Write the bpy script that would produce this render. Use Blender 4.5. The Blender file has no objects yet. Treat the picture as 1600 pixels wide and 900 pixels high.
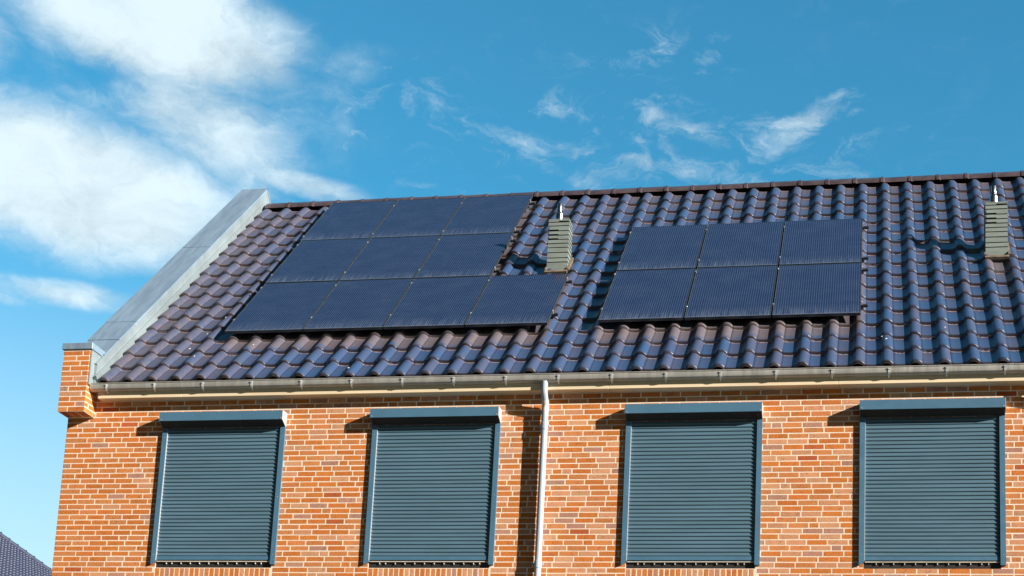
import bpy, math, random
import numpy as np
from mathutils import Vector, Matrix

scene = bpy.context.scene
R = math.radians
DZ = 1.9                                     # everything measured relative to the ground

# ------------------------------------------------------------------ camera
PITCH, YAW, ROLL = 0.1903, -0.1897, 0.0432
cam_data = bpy.data.cameras.new("camera")
cam = bpy.data.objects.new("camera", cam_data)
scene.collection.objects.link(cam)
fw = Vector((math.sin(YAW)*math.cos(PITCH), math.cos(YAW)*math.cos(PITCH), math.sin(PITCH)))
rt = Vector((math.cos(YAW), -math.sin(YAW), 0))
up = rt.cross(fw)
r2 = math.cos(ROLL)*rt + math.sin(ROLL)*up
u2 = -math.sin(ROLL)*rt + math.cos(ROLL)*up
M = Matrix((r2, u2, -fw)).transposed().to_4x4()
M.translation = Vector((9.3397, -16.7023, -0.2993 + DZ))
cam.matrix_world = M
cam_data.sensor_fit = 'HORIZONTAL'
cam_data.sensor_width = 36
cam_data.lens = 2490.185/1600*36
cam_data.shift_x = (800-888.456)/1600
cam_data.shift_y = (955.057-450)/1600
cam_data.clip_end = 5000
scene.camera = cam

scene.view_settings.view_transform = 'Standard'
scene.view_settings.look = 'None'
scene.view_settings.gamma = 1
scene.view_settings.exposure = 1.05

# ------------------------------------------------------------------ sun
LIGHT = Vector((-2.353, 1.0, -0.936)).normalized()
TO_SUN = -LIGHT
sun_d = bpy.data.lights.new("sun", 'SUN')
sun_d.energy = 5.0
sun_d.angle = R(0.5)
sun_d.color = (1.0, 0.90, 0.78)
sun = bpy.data.objects.new("sun", sun_d)
sun.rotation_euler = LIGHT.to_track_quat('-Z', 'Y').to_euler()
sun.location = (30, -20, 30)
scene.collection.objects.link(sun)
SUN_EL = math.asin(TO_SUN.z)
SUN_ROT = math.atan2(TO_SUN.x, TO_SUN.y)

# ------------------------------------------------------------------ node helper
class NT:
    def __init__(self, tree):
        self.t = tree
    def n(self, kind, **kw):
        nd = self.t.nodes.new(kind)
        for k, v in kw.items():
            if k.startswith('_'):
                setattr(nd, k[1:], v)
            else:
                nd.inputs[k.replace('__', ' ')].default_value = v
        return nd
    def l(self, a, b):
        self.t.links.new(a, b)
    def sock(self, nd, i, v):
        if isinstance(v, bpy.types.NodeSocket):
            self.l(v, nd.inputs[i])
        else:
            nd.inputs[i].default_value = v
    def m(self, op, a, b=0.0, c=0.0, clamp=False):
        nd = self.t.nodes.new('ShaderNodeMath'); nd.operation = op; nd.use_clamp = clamp
        self.sock(nd, 0, a); self.sock(nd, 1, b); self.sock(nd, 2, c)
        return nd.outputs[0]
    def mix(self, f, a, b, blend='MIX'):
        nd = self.t.nodes.new('ShaderNodeMix'); nd.data_type = 'RGBA'; nd.blend_type = blend
        for i, v in ((0, f), (6, a), (7, b)):
            if isinstance(v, tuple) and len(v) == 3: v = (*v, 1)
            self.sock(nd, i, v)
        return nd.outputs[2]
    def ramp(self, f, stops, interp='LINEAR'):
        nd = self.t.nodes.new('ShaderNodeValToRGB')
        cr = nd.color_ramp; cr.interpolation = interp
        while len(cr.elements) < len(stops): cr.elements.new(0.5)
        for e, (p, c) in zip(cr.elements, stops):
            e.position = p
            e.color = (c, c, c, 1) if not isinstance(c, tuple) else (*c, 1)
        self.l(f, nd.inputs[0])
        return nd.outputs[0]
    def rng(self, v, a, b, c=0.0, d=1.0, smooth=True):
        nd = self.t.nodes.new('ShaderNodeMapRange')
        nd.interpolation_type = 'SMOOTHSTEP' if smooth else 'LINEAR'
        self.sock(nd, 0, v); self.sock(nd, 1, a); self.sock(nd, 2, b); self.sock(nd, 3, c); self.sock(nd, 4, d)
        return nd.outputs[0]
    def noise(self, vec, scale, detail=4, rough=0.55, dist=0.0, color=False):
        nd = self.t.nodes.new('ShaderNodeTexNoise')
        if vec is not None: self.l(vec, nd.inputs['Vector'])
        nd.inputs['Scale'].default_value = scale
        nd.inputs['Detail'].default_value = detail
        nd.inputs['Roughness'].default_value = rough
        nd.inputs['Distortion'].default_value = dist
        return nd.outputs['Color'] if color else nd.outputs[0]
    def mapping(self, vec, loc=(0, 0, 0), rot=(0, 0, 0), scale=(1, 1, 1), kind='POINT'):
        nd = self.t.nodes.new('ShaderNodeMapping'); nd.vector_type = kind
        self.l(vec, nd.inputs[0])
        nd.inputs[1].default_value = loc; nd.inputs[2].default_value = rot; nd.inputs[3].default_value = scale
        return nd.outputs[0]
    def comb(self, x, y, z):
        nd = self.t.nodes.new('ShaderNodeCombineXYZ')
        self.sock(nd, 0, x); self.sock(nd, 1, y); self.sock(nd, 2, z)
        return nd.outputs[0]
    def sep(self, v):
        nd = self.t.nodes.new('ShaderNodeSeparateXYZ'); self.l(v, nd.inputs[0])
        return nd.outputs

# ------------------------------------------------------------------ world: sky with clouds
world = bpy.data.worlds.new("World")
scene.world = world
world.use_nodes = True
world.node_tree.nodes.clear()
W = NT(world.node_tree)
sky = W.n('ShaderNodeTexSky', _sky_type='NISHITA', _sun_disc=False)
sky.sun_elevation = SUN_EL
sky.sun_rotation = SUN_ROT
sky.altitude = 0
sky.air_density = 1.0
sky.dust_density = 0.4
sky.ozone_density = 2.0
tc = W.n('ShaderNodeTexCoord')
sx, sy, sz = W.sep(tc.outputs['Generated'])
az = W.m('MULTIPLY', W.m('ARCTAN2', sx, sy), 57.29578)
el = W.m('MULTIPLY', W.m('ARCSINE', sz), 57.29578)
P = W.comb(az, el, 0.0)

# clouds as soft ellipses on the dome: (azimuth, elevation, half width, half height, tilt, strength) in degrees
def dome(px, py):
    v = Vector(((px-888.456)/2490.185, -(py-955.057)/2490.185, 1))
    d = (r2*v.x + u2*v.y + fw*v.z).normalized()
    return math.degrees(math.atan2(d.x, d.y)), math.degrees(math.asin(d.z))
BANKS = [  # (x, y, rx, ry, tilt, strength) of the banks, as they stand over the house seen from the street
    (230, 30, 400, 150, -6, 1.25), (390, 90, 170, 70, -14, .9), (110, 290, 430, 165, -4, 1.35),
    (270, 350, 280, 70, -4, .8), (470, 288, 220, 36, -5, .8), (320, 185, 280, 130, -20, .85), (250, 200, 480, 300, 0, .34), (60, 170, 190, 60, 0, .45),
    (-90, 40, 180, 100, 0, .8), (110, 460, 210, 34, 4, .75), (-10, 462, 110, 20, 0, .5),
    (500, 130, 190, 70, 30, .36), (535, 190, 60, 40, -35, .22), (150, 405, 220, 34, -4, .4)]
WISPS = [
    (1040, 225, 330, 75, 0, .50), (880, 240, 200, 45, -4, .55), (540, 170, 190, 80, 10, .45), (1060, 90, 160, 50, 5, .35),
    (1010, 92, 62, 20, 8, .75), (1103, 88, 34, 14, 5, .75), (1065, 200, 115, 20, -16, .95),
    (835, 225, 150, 24, -6, .75), (860, 262, 120, 16, -12, .7), (1075, 265, 150, 17, -6, .8),
    (1250, 198, 95, 24, 24, .95), (1190, 245, 90, 16, 18, .75), (1308, 148, 20, 9, 20, .75),
    (1334, 175, 18, 9, 15, .8), (730, 300, 110, 9, 0, .55), (945, 38, 22, 9, -10, .5),
    (490, 150, 70, 24, 30, .5), (1000, 140, 20, 6, 0, .45),
    (860, 70, 50, 9, -10, .3), (860, 30, 60, 10, -10, .25)]
def field(items, lump=1.0):
    tot = None
    for (x, y, rx, ry, tilt, s) in items:
        a, e = dome(x, y)
        vec = W.mapping(P, loc=(a, e, 0), rot=(0, 0, R(tilt-2.5)), scale=(rx*.0235*lump, ry*.0218*lump, 1), kind='TEXTURE')
        g = W.n('ShaderNodeTexGradient', _gradient_type='SPHERICAL')
        W.l(vec, g.inputs[0])
        v = W.m('MULTIPLY', W.rng(g.outputs[1], 0.0, 0.9), s)
        tot = v if tot is None else W.m('MAXIMUM', tot, v)
    return tot
warp = W.noise(W.mapping(P, scale=(.22, .35, 1)), 1.0, 5, .6, 0, color=True)
vm = W.n('ShaderNodeVectorMath', _operation='MULTIPLY_ADD')
W.l(warp, vm.inputs[0]); vm.inputs[1].default_value = (5.0, 2.6, 0); 
va = W.n('ShaderNodeVectorMath', _operation='ADD'); va.inputs[1].default_value = (-2.5, -1.3, 0)
W.l(P, va.inputs[0]); W.l(va.outputs[0], vm.inputs[2])
PW = vm.outputs[0]
bank = field(BANKS)
wisp = field(WISPS, 1.9)
n_big = W.noise(W.mapping(PW, scale=(.16, .27, 1)), 1.0, 12, .64, .1)
n_fine = W.noise(W.mapping(PW, rot=(0, 0, R(8)), scale=(.35, .8, 1)), 1.0, 10, .56, .3)
n_wisp = W.noise(W.mapping(PW, rot=(0, 0, R(-6)), scale=(.45, 1.0, 1)), 1.0, 12, .66, .7)
m_bank = W.rng(W.m('ADD', bank, W.m('MULTIPLY', W.m('SUBTRACT', W.m('ADD', W.m('MULTIPLY', n_big, .72), W.m('MULTIPLY', n_fine, .28)), .5), 2.3)), .02, 1.12)
m_bank = W.m('MULTIPLY', m_bank, W.rng(bank, 0.0, .40))
m_wisp = W.m('MULTIPLY', W.rng(W.m('ADD', W.m('MULTIPLY', wisp, .9), W.m('MULTIPLY', W.m('SUBTRACT', n_wisp, .5), 2.6)), .34, 1.6), W.rng(wisp, 0.0, .35))
veil = W.m('MULTIPLY', W.rng(n_wisp, .5, .8), .035)
mask = W.m('MAXIMUM', W.m('MULTIPLY', m_bank, .90), W.m('ADD', W.m('MULTIPLY', m_wisp, .66), veil), clamp=True)
sky_col = W.mix(1.0, sky.outputs[0], (0.32, 1.08, 1.16), 'MULTIPLY')
haze_f = W.rng(el, 8.0, 22.0, .74, 0.0, smooth=False)
sky_col = W.mix(haze_f, sky_col, (4.9, 5.3, 5.4))
cloud_shade = W.rng(n_big, .34, .62, .80, 1.05)
cloud_col = W.mix(1.0, (4.75, 5.6, 5.95), W.comb(cloud_shade, cloud_shade, cloud_shade), 'MULTIPLY')
col = W.mix(mask, sky_col, cloud_col)
south = W.rng(sy, -.05, .34, .09, 1.0)             # unseen sky behind the street dimmed to deepen the shadows
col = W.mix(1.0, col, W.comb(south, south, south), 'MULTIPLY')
bg = W.n('ShaderNodeBackground')
bg.inputs['Strength'].default_value = 0.085
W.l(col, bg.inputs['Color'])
out = W.n('ShaderNodeOutputWorld')
W.l(bg.outputs[0], out.inputs['Surface'])

# ------------------------------------------------------------------ materials
def new_mat(name):
    m = bpy.data.materials.new(name); m.use_nodes = True
    T = NT(m.node_tree)
    b = m.node_tree.nodes['Principled BSDF']
    return m, T, b
def bump(T, b, h, strength=.3, dist=.01):
    nd = T.n('ShaderNodeBump'); nd.inputs['Strength'].default_value = strength; nd.inputs['Distance'].default_value = dist
    T.l(h, nd.inputs['Height']); T.l(nd.outputs[0], b.inputs['Normal'])
def objco(T):
    return T.n('ShaderNodeTexCoord').outputs['Object']

def mat_plain(name, c, rough=.5, metal=0., var=.15, scale=6., spec=.5, stretch=(1, 1, 1), bmp=0., coat=0.):
    m, T, b = new_mat(name)
    co = T.mapping(objco(T), scale=stretch)
    n = T.noise(co, scale, 6, .6)
    c1 = tuple(x*(1-var) for x in c); c2 = tuple(min(1, x*(1+var)) for x in c)
    T.l(T.mix(T.rng(n, .3, .7), c1, c2), b.inputs['Base Color'])
    b.inputs['Metallic'].default_value = metal
    b.inputs['Specular IOR Level'].default_value = spec
    b.inputs['Coat Weight'].default_value = coat
    n2 = T.noise(co, scale*5, 4, .6)
    T.l(T.rng(n2, .3, .7, max(0, rough-.07), min(1, rough+.1)), b.inputs['Roughness'])
    if bmp: bump(T, b, n2, bmp, .004)
    return m

def mat_brick():
    m, T, b = new_mat('brick')
    at = T.n('ShaderNodeAttribute', _attribute_name='brick_col')
    co = objco(T)
    n1 = T.noise(co, 22, 5, .65)
    n2 = T.noise(T.mapping(co, scale=(1, 1, 2.4)), 60, 6, .7)
    c = T.mix(T.m('MULTIPLY', T.rng(n1, .35, .75), .55), at.outputs['Color'], T.mix(1.0, at.outputs['Color'], (1.25, 1.05, .95), 'MULTIPLY'))
    c = T.mix(T.m('MULTIPLY', T.rng(n2, .52, .75), .35), c, (.60, .47, .38))
    # handmade creases: thin dark wandering lines, stretched along the brick
    rid = T.noise(T.mapping(co, scale=(1, 1, 2.6)), 17, 3, .5, 1.6)
    line = T.rng(T.m('ABSOLUTE', T.m('SUBTRACT', rid, .5)), .0, .022, 1, 0)
    gate = T.rng(T.noise(co, 9, 2, .5), .50, .58)
    crease = T.m('MULTIPLY', line, gate)
    c = T.mix(T.m('MULTIPLY', crease, .85), c, (.13, .05, .03))
    T.l(c, b.inputs['Base Color'])
    b.inputs['Roughness'].default_value = .88
    b.inputs['Specular IOR Level'].default_value = .25
    h = T.m('SUBTRACT', T.m('ADD', T.m('MULTIPLY', n2, .6), T.m('MULTIPLY', n1, .4)), T.m('MULTIPLY', crease, .8))
    bump(T, b, h, .8, .008)
    return m

def mat_mortar():
    m, T, b = new_mat('mortar')
    co = objco(T)
    n = T.noise(co, 60, 6, .7)
    n2 = T.noise(co, 1.6, 4, .6)
    c = T.mix(T.rng(n, .3, .7), (.72, .60, .49), (.84, .72, .60))
    c = T.mix(T.m('MULTIPLY', T.rng(n2, .4, .7), .25), c, (.56, .42, .32))
    T.l(c, b.inputs['Base Color'])
    b.inputs['Roughness'].default_value = .95
    bump(T, b, n, .5, .004)
    return m

def mat_tile(name='roof tile glaze', dusty=True):
    m, T, b = new_mat(name)
    co = objco(T)                                   # object space: x = along the ridge, y = up the slope, z = off the roof
    at = T.n('ShaderNodeAttribute', _attribute_name='tile_rnd')
    rnd = T.sep(at.outputs['Color'])
    n1 = T.noise(co, 5, 6, .6)
    n2 = T.noise(T.mapping(co, scale=(3, .7, 3)), 14, 6, .7)
    n3 = T.noise(co, 120, 3, .6)
    base = T.mix(rnd[0], (.031, .074, .175), (.060, .076, .145))
    base = T.mix(T.m('MULTIPLY', T.rng(n1, .42, .72), .35), base, (.085, .062, .080))
    if dusty:
        x, y, z = T.sep(co)
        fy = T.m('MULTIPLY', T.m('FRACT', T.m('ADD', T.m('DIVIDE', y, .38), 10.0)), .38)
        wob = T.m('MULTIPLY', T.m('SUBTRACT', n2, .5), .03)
        nose = T.rng(T.m('ADD', fy, wob), .010, .024, 1, 0)          # shade of the down-facing nose painted dark into the glaze
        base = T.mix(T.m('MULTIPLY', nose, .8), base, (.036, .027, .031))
        lapl = T.m('MULTIPLY', T.rng(T.m('ADD', fy, T.m('MULTIPLY', wob, .3)), .356, .366), T.m('MULTIPLY', T.rng(n2, .34, .58), T.rng(z, -.040, -.012, 1, .12)))   # dust caught at the lap
        base = T.mix(T.m('MULTIPLY', lapl, .75), base, (.44, .35, .33))
        d = T.rng(x, -.6, 2.2, .62, .0)
        # dry, dusty strips sheltered under the panel fields, with washed-out edges
        yy = T.m('ADD', y, T.m('MULTIPLY', n1, .35))
        s = T.m('MULTIPLY', T.rng(yy, .90, 1.08), T.rng(yy, 6.1, 6.3, 1, 0))
        fa = T.m('MULTIPLY', T.rng(x, .66, .72), T.rng(x, 3.76, 3.84, 1, 0))
        fa2 = T.m('MULTIPLY', T.m('MULTIPLY', T.rng(x, 3.8, 3.9), T.rng(x, 4.74, 4.80, 1, 0)), T.rng(y, 2.8, 2.9, 1, 0))
        fb = T.m('MULTIPLY', T.m('MULTIPLY', T.rng(x, 5.3, 5.4), T.rng(x, 8.36, 8.44, 1, 0)), T.rng(y, 4.25, 4.4, 1, 0))
        f = T.m('MULTIPLY', T.m('MAXIMUM', T.m('MAXIMUM', fa, fa2), fb), s)
        fv = T.m('MULTIPLY', T.m('MULTIPLY', T.rng(x, 9.83, 9.88), T.rng(x, 10.1, 10.15, 1, 0)), T.m('MULTIPLY', T.rng(yy, 2.5, 3.0), T.rng(y, 3.1, 3.2, 1, 0)))
        d = T.m('MAXIMUM', T.m('MULTIPLY', d, T.rng(n2, .25, .6)), T.m('MULTIPLY', T.m('MAXIMUM', f, fv), .74))
        d = T.m('MAXIMUM', d, T.m('MULTIPLY', T.m('MULTIPLY', T.rng(y, 4.6, 6.1), T.rng(z, -.035, .015, 1, 0)), .55))
        d = T.m('ADD', d, T.m('MULTIPLY', T.rng(n2, .6, .85), .12), clamp=True)
        base = T.mix(T.m('MULTIPLY', d, .8), base, (.135, .098, .088))
        T.l(T.m('ADD', T.m('ADD', T.m('ADD', .26, T.m('MULTIPLY', rnd[1], .10)), T.m('MULTIPLY', d, .28)), T.m('MULTIPLY', n2, .12)), b.inputs['Roughness'])
    else:
        base = T.mix(rnd[0], (.018, .028, .070), (.030, .036, .075))
        b.inputs['Roughness'].default_value = .5
    specks = T.rng(n3, .72, .78)
    base = T.mix(T.m('MULTIPLY', specks, .5), base, (.35, .33, .32))
    T.l(base, b.inputs['Base Color'])
    b.inputs['Specular IOR Level'].default_value = .75
    b.inputs['Coat Weight'].default_value = .10
    b.inputs['Coat Roughness'].default_value = .25
    bump(T, b, n2, .12, .01)
    return m

def mat_zinc(name, c, rough=.42, metal=.65):
    m, T, b = new_mat(name)
    co = objco(T)
    n = T.noise(T.mapping(co, scale=(5, .6, .6)), 2.6, 7, .65, .3)
    n2 = T.noise(co, 70, 4, .7)
    n3 = T.noise(co, 24, 4, .6)
    cc = T.mix(T.rng(n, .3, .7), tuple(x*.86 for x in c), tuple(min(1, x*1.10) for x in c))
    cc = T.mix(T.m('MULTIPLY', T.rng(n3, .66, .74), .35), cc, (.85, .85, .82))
    T.l(cc, b.inputs['Base Color'])
    b.inputs['Metallic'].default_value = metal
    T.l(T.rng(n, .2, .8, rough-.08, rough+.16), b.inputs['Roughness'])
    bump(T, b, n2, .08, .004)
    return m

def mat_cells():
    m, T, b = new_mat('solar glass over dark cells')
    co = objco(T)                                     # x 0..PW, y 0..PH on each panel
    x, y, z = T.sep(co)
    oi = T.n('ShaderNodeObjectInfo')
    # six columns of cells, six busbars each
    f = T.m('FRACT', T.m('DIVIDE', T.m('SUBTRACT', x, .012), .0268))
    bus = T.rng(T.m('ABSOLUTE', T.m('SUBTRACT', f, .5)), .035, .13, 1, 0)
    fy = T.m('FRACT', T.m('DIVIDE', T.m('SUBTRACT', y, .01), .1555))
    gapy = T.rng(T.m('ABSOLUTE', T.m('SUBTRACT', fy, .5)), .480, .495, 0, 1)
    fx = T.m('FRACT', T.m('DIVIDE', T.m('SUBTRACT', x, .012), .1608))
    gapx = T.rng(T.m('ABSOLUTE', T.m('SUBTRACT', fx, .5)), .480, .495, 0, 1)
    gap = T.m('MAXIMUM', gapy, gapx)
    base = T.mix(bus, (.014, .019, .060), (.068, .105, .19))
    base = T.mix(T.m('MULTIPLY', gap, .7), base, (.006, .006, .009))
    cv = T.n('ShaderNodeCombineXYZ')
    T.l(T.m('MULTIPLY', oi.outputs['Random'], 37.0), cv.inputs[0]); T.l(T.m('MULTIPLY', oi.outputs['Random'], 91.0), cv.inputs[1])
    add = T.n('ShaderNodeVectorMath', _operation='ADD'); T.l(co, add.inputs[0]); T.l(cv.outputs[0], add.inputs[1])
    cr = add.outputs[0]
    streak = T.noise(T.mapping(cr, scale=(38, 1.6, 1)), 1.0, 6, .7)
    grime = T.noise(cr, 3.0, 6, .65)
    low = T.rng(y, .0, .30, 1, 0)
    low2 = T.rng(y, .0, .05, 1, 0)
    dust = T.m('ADD', T.m('MULTIPLY', T.m('MULTIPLY', low, T.rng(streak, .38, .75)), .26),
               T.m('ADD', T.m('MULTIPLY', T.rng(grime, .35, .8), .035), T.m('MULTIPLY', low2, .16)))
    dust = T.m('ADD', dust, T.m('MULTIPLY', T.m('MULTIPLY', T.rng(streak, .6, .8), T.rng(grime, .45, .7)), .12), clamp=True)
    spot = T.rng(T.noise(cr, 38, 2, .5), .775, .80)
    base = T.mix(dust, base, (.34, .40, .50))
    base = T.mix(T.m('MULTIPLY', spot, .7), base, (.6, .62, .62))
    T.l(base, b.inputs['Base Color'])
    T.l(T.m('ADD', .12, T.m('MULTIPLY', dust, .7)), b.inputs['Roughness'])
    b.inputs['IOR'].default_value = 1.5
    b.inputs['Specular IOR Level'].default_value = .5
    return m

MAT = {}
MAT['brick'] = mat_brick()
MAT['mortar'] = mat_mortar()
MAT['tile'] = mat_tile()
MAT['tile_far'] = mat_tile('roof tile far', dusty=False)
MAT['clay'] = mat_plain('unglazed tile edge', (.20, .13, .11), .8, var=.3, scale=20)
MAT['ridge'] = mat_plain('ridge tile glaze', (.075, .055, .062), .34, var=.3, scale=5, spec=.6)
MAT['zinc'] = mat_zinc('zinc coping', (.25, .365, .49), .5, .35)
MAT['flash'] = mat_zinc('zinc flashing', (.26, .325, .36), .5, .3)
MAT['gutter'] = mat_zinc('zinc gutter', (.42, .42, .405), .5, .35)
MAT['clip'] = mat_plain('bright bracket', (.72, .76, .80), .35, metal=.5)
MAT['board'] = mat_plain('cream eaves board', (.72, .60, .42), .6, var=.08, scale=3, stretch=(.3, 1, 4))
MAT['pvc'] = mat_plain('pale grey downpipe', (.37, .45, .53), .38, var=.10, scale=5, stretch=(2, 2, .4))
MAT['pipe_joint'] = mat_plain('pipe bend', (.62, .60, .54), .4, var=.15, scale=12)
MAT['blue'] = mat_plain('blue grey powder coat', (.068, .165, .262), .42, var=.06, scale=3, spec=.5)
MAT['slat'] = mat_plain('blue grey shutter slats', (.078, .152, .212), .40, var=.09, scale=2.5, spec=.5, stretch=(.4, 1, 4))
MAT['cap'] = mat_plain('sunlit side paint', (.42, .44, .47), .4, var=.05)  # sun on the lit sides painted in as a pale tone
MAT['rubber_and_shade'] = mat_plain('dark rubber', (.016, .016, .018), .7)  # rubber parts, and black painted where the shutters have only shade
MAT['screw'] = mat_plain('steel screw', (.75, .77, .80), .3, metal=.6)
MAT['sill'] = mat_plain('pale sill strip', (.66, .62, .55), .6)
MAT['dark'] = mat_plain('dark interior', (.02, .02, .022), .8)
MAT['glass'] = mat_plain('window glass', (.03, .04, .05), .06, spec=.6)
MAT['upvc'] = mat_plain('white window frame', (.7, .7, .68), .4)
MAT['frame'] = mat_plain('black anodised frame', (.045, .055, .075), .32, metal=.3, var=.1)
MAT['cells'] = mat_cells()
MAT['railm'] = mat_plain('black rail', (.015, .015, .017), .5)
MAT['alu'] = mat_plain('aluminium', (.70, .72, .74), .3, metal=.85)
MAT['vent'] = mat_plain('grey green vent cladding', (.195, .236, .224), .5, var=.13, scale=9, stretch=(.5, .5, 3))
MAT['steel'] = mat_plain('stainless flue', (.42, .42, .43), .3, metal=1.0, var=.1)
MAT['lead'] = mat_plain('weathered flashing', (.17, .135, .10), .65, var=.3, scale=12)
MAT['drop'] = mat_plain('bird dropping', (.85, .85, .82), .8, var=.05)
MAT['asphalt'] = mat_plain('asphalt', (.05, .05, .052), .9, var=.25, scale=4)
MAT['grass'] = mat_plain('mown verge', (.06, .09, .03), .95, var=.35, scale=1.5)
MAT['paver'] = mat_plain('grey paving', (.13, .12, .11), .85, var=.2, scale=8)
MAT['gable'] = None

# ------------------------------------------------------------------ mesh builder
class MB:
    def __init__(self):
        self.v = []; self.f = []; self.mi = []; self.col = []; self.has = False
    def add(self, vs, fs, mi=0, col=None):
        o = len(self.v)
        self.v.extend([tuple(p) for p in vs])
        self.col.extend([col or (1, 1, 1, 1)]*len(vs))
        if col: self.has = True
        for f in fs:
            self.f.append(tuple(i+o for i in f)); self.mi.append(mi)
    def box(self, a, b, mi=0, bev=0.0, col=None, skip=()):
        (x0, y0, z0), (x1, y1, z1) = a, b
        if bev:
            o = []
            for (x, sx_) in ((x0, 1), (x1, -1)):
                for (y, sy_) in ((y0, 1), (y1, -1)):
                    for (z, sz_) in ((z0, 1), (z1, -1)):
                        o.append((x+sx_*bev, y, z)); o.append((x, y+sy_*bev, z)); o.append((x, y, z+sz_*bev))
            import itertools
            # hull of a bevelled box via bmesh
            import bmesh
            bm = bmesh.new()
            for p in [q for (x, sx_) in ((x0, 1), (x1, -1)) for (y, sy_) in ((y0, 1), (y1, -1)) for (z, sz_) in ((z0, 1), (z1, -1))
                      for q in ((x, y+sy_*bev, z+sz_*bev), (x+sx_*bev, y, z+sz_*bev), (x+sx_*bev, y+sy_*bev, z))]:
                bm.verts.new(p)
            bmesh.ops.convex_hull(bm, input=bm.verts)
            bmesh.ops.dissolve_limit(bm, angle_limit=.01, verts=bm.verts, edges=bm.edges)
            bm.normal_update(); bm.verts.index_update()
            self.add([v.co[:] for v in bm.verts], [[v.index for v in f.verts] for f in bm.faces], mi, col)
            bm.free()
            return
        vs = [(x0, y0, z0), (x1, y0, z0), (x1, y1, z0), (x0, y1, z0), (x0, y0, z1), (x1, y0, z1), (x1, y1, z1), (x0, y1, z1)]
        fs = [(0, 3, 2, 1), (4, 5, 6, 7), (0, 1, 5, 4), (1, 2, 6, 5), (2, 3, 7, 6), (3, 0, 4, 7)]
        self.add(vs, fs, mi, col)
    def extrude(self, prof, axis, a, b, mi=0, caps=True):
        """prof: closed list of 2D points in the plane across `axis`, run from a to b along it."""
        def P3(t, p):
            return {'x': (t, p[0], p[1]), 'y': (p[0], t, p[1]), 'z': (p[0], p[1], t)}[axis]
        n = len(prof)
        vs = [P3(a, p) for p in prof]+[P3(b, p) for p in prof]
        fs = [(i, (i+1) % n, n+(i+1) % n, n+i) for i in range(n)]
        if caps: fs += [tuple(range(n-1, -1, -1)), tuple(range(n, 2*n))]
        self.add(vs, fs, mi)
    def tube(self, path, rad, seg=20, mi=0, caps=True):
        path = [Vector(p) for p in path]
        rads = rad if isinstance(rad, (list, tuple)) else [rad]*len(path)
        rings = []
        prev = None
        for i, p in enumerate(path):
            if i == 0: t = path[1]-p
            elif i == len(path)-1: t = p-path[i-1]
            else: t = (path[i+1]-p).normalized()+(p-path[i-1]).normalized()
            t.normalize()
            if prev is None:
                a = t.orthogonal().normalized()
            else:
                a = (prev - t*prev.dot(t)).normalized()
            prev = a
            b = t.cross(a)
            rings.append([p+rads[i]*(math.cos(2*math.pi*k/seg)*a+math.sin(2*math.pi*k/seg)*b) for k in range(seg)])
        vs = [q for r in rings for q in r]
        fs = []
        for i in range(len(rings)-1):
            for k in range(seg):
                k2 = (k+1) % seg
                fs.append((i*seg+k, i*seg+k2, (i+1)*seg+k2, (i+1)*seg+k))
        if caps:
            fs.append(tuple(range(seg-1, -1, -1))); fs.append(tuple((len(rings)-1)*seg+k for k in range(seg)))
        self.add(vs, fs, mi)
    def build(self, name, mats, parent=None, matrix=None, smooth=None, attr='brick_col'):
        me = bpy.data.meshes.new(name)
        me.from_pydata(self.v, [], self.f)
        if not isinstance(mats, (list, tuple)): mats = [mats]
        for m in mats: me.materials.append(MAT[m])
        if len(mats) > 1: me.polygons.foreach_set('material_index', self.mi)
        if self.has:
            ca = me.color_attributes.new(attr, 'FLOAT_COLOR', 'POINT')
            ca.data.foreach_set('color', [c for q in self.col for c in q])
        import bmesh
        if len(self.f) < 4000:
            bm = bmesh.new(); bm.from_mesh(me); bmesh.ops.recalc_face_normals(bm, faces=bm.faces); bm.to_mesh(me); bm.free()
        if smooth is not None:
            me.polygons.foreach_set('use_smooth', [True]*len(me.polygons))
            me.set_sharp_from_angle(angle=R(smooth))
        me.update()
        o = bpy.data.objects.new(name, me)
        scene.collection.objects.link(o)
        if matrix is not None: o.matrix_world = matrix
        if parent is not None:
            o.parent = parent
            if matrix is None:
                o.matrix_parent_inverse = parent.matrix_world.inverted()
        return o

def empty(name, loc, label=None, cat=None, group=None, matrix=None):
    o = bpy.data.objects.new(name, None)
    scene.collection.objects.link(o)
    o.empty_display_size = .2
    o.matrix_world = matrix if matrix is not None else Matrix.Translation(Vector(loc))
    if label: o['label'] = label
    if cat: o['category'] = cat
    if group: o['group'] = group
    return o
def tag(o, label=None, cat=None, group=None, kind=None):
    for k, v in (('label', label), ('category', cat), ('group', group), ('kind', kind)):
        if v: o[k] = v
    return o
I4 = Matrix.Identity(4)

# ------------------------------------------------------------------ ground
g = MB(); g.box((-400, -400, -.3), (400, 600, 0)); gr = g.build('ground', 'grass'); tag(gr, kind='structure')
g = MB(); g.box((-60, -24, .004), (60, -6, .008)); o = g.build('road', 'asphalt'); tag(o, kind='structure')
g = MB(); g.box((-60, -6, -.1), (60, -2.2, .12), bev=.01); o = g.build('pavement', 'paver'); tag(o, kind='structure')

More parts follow.
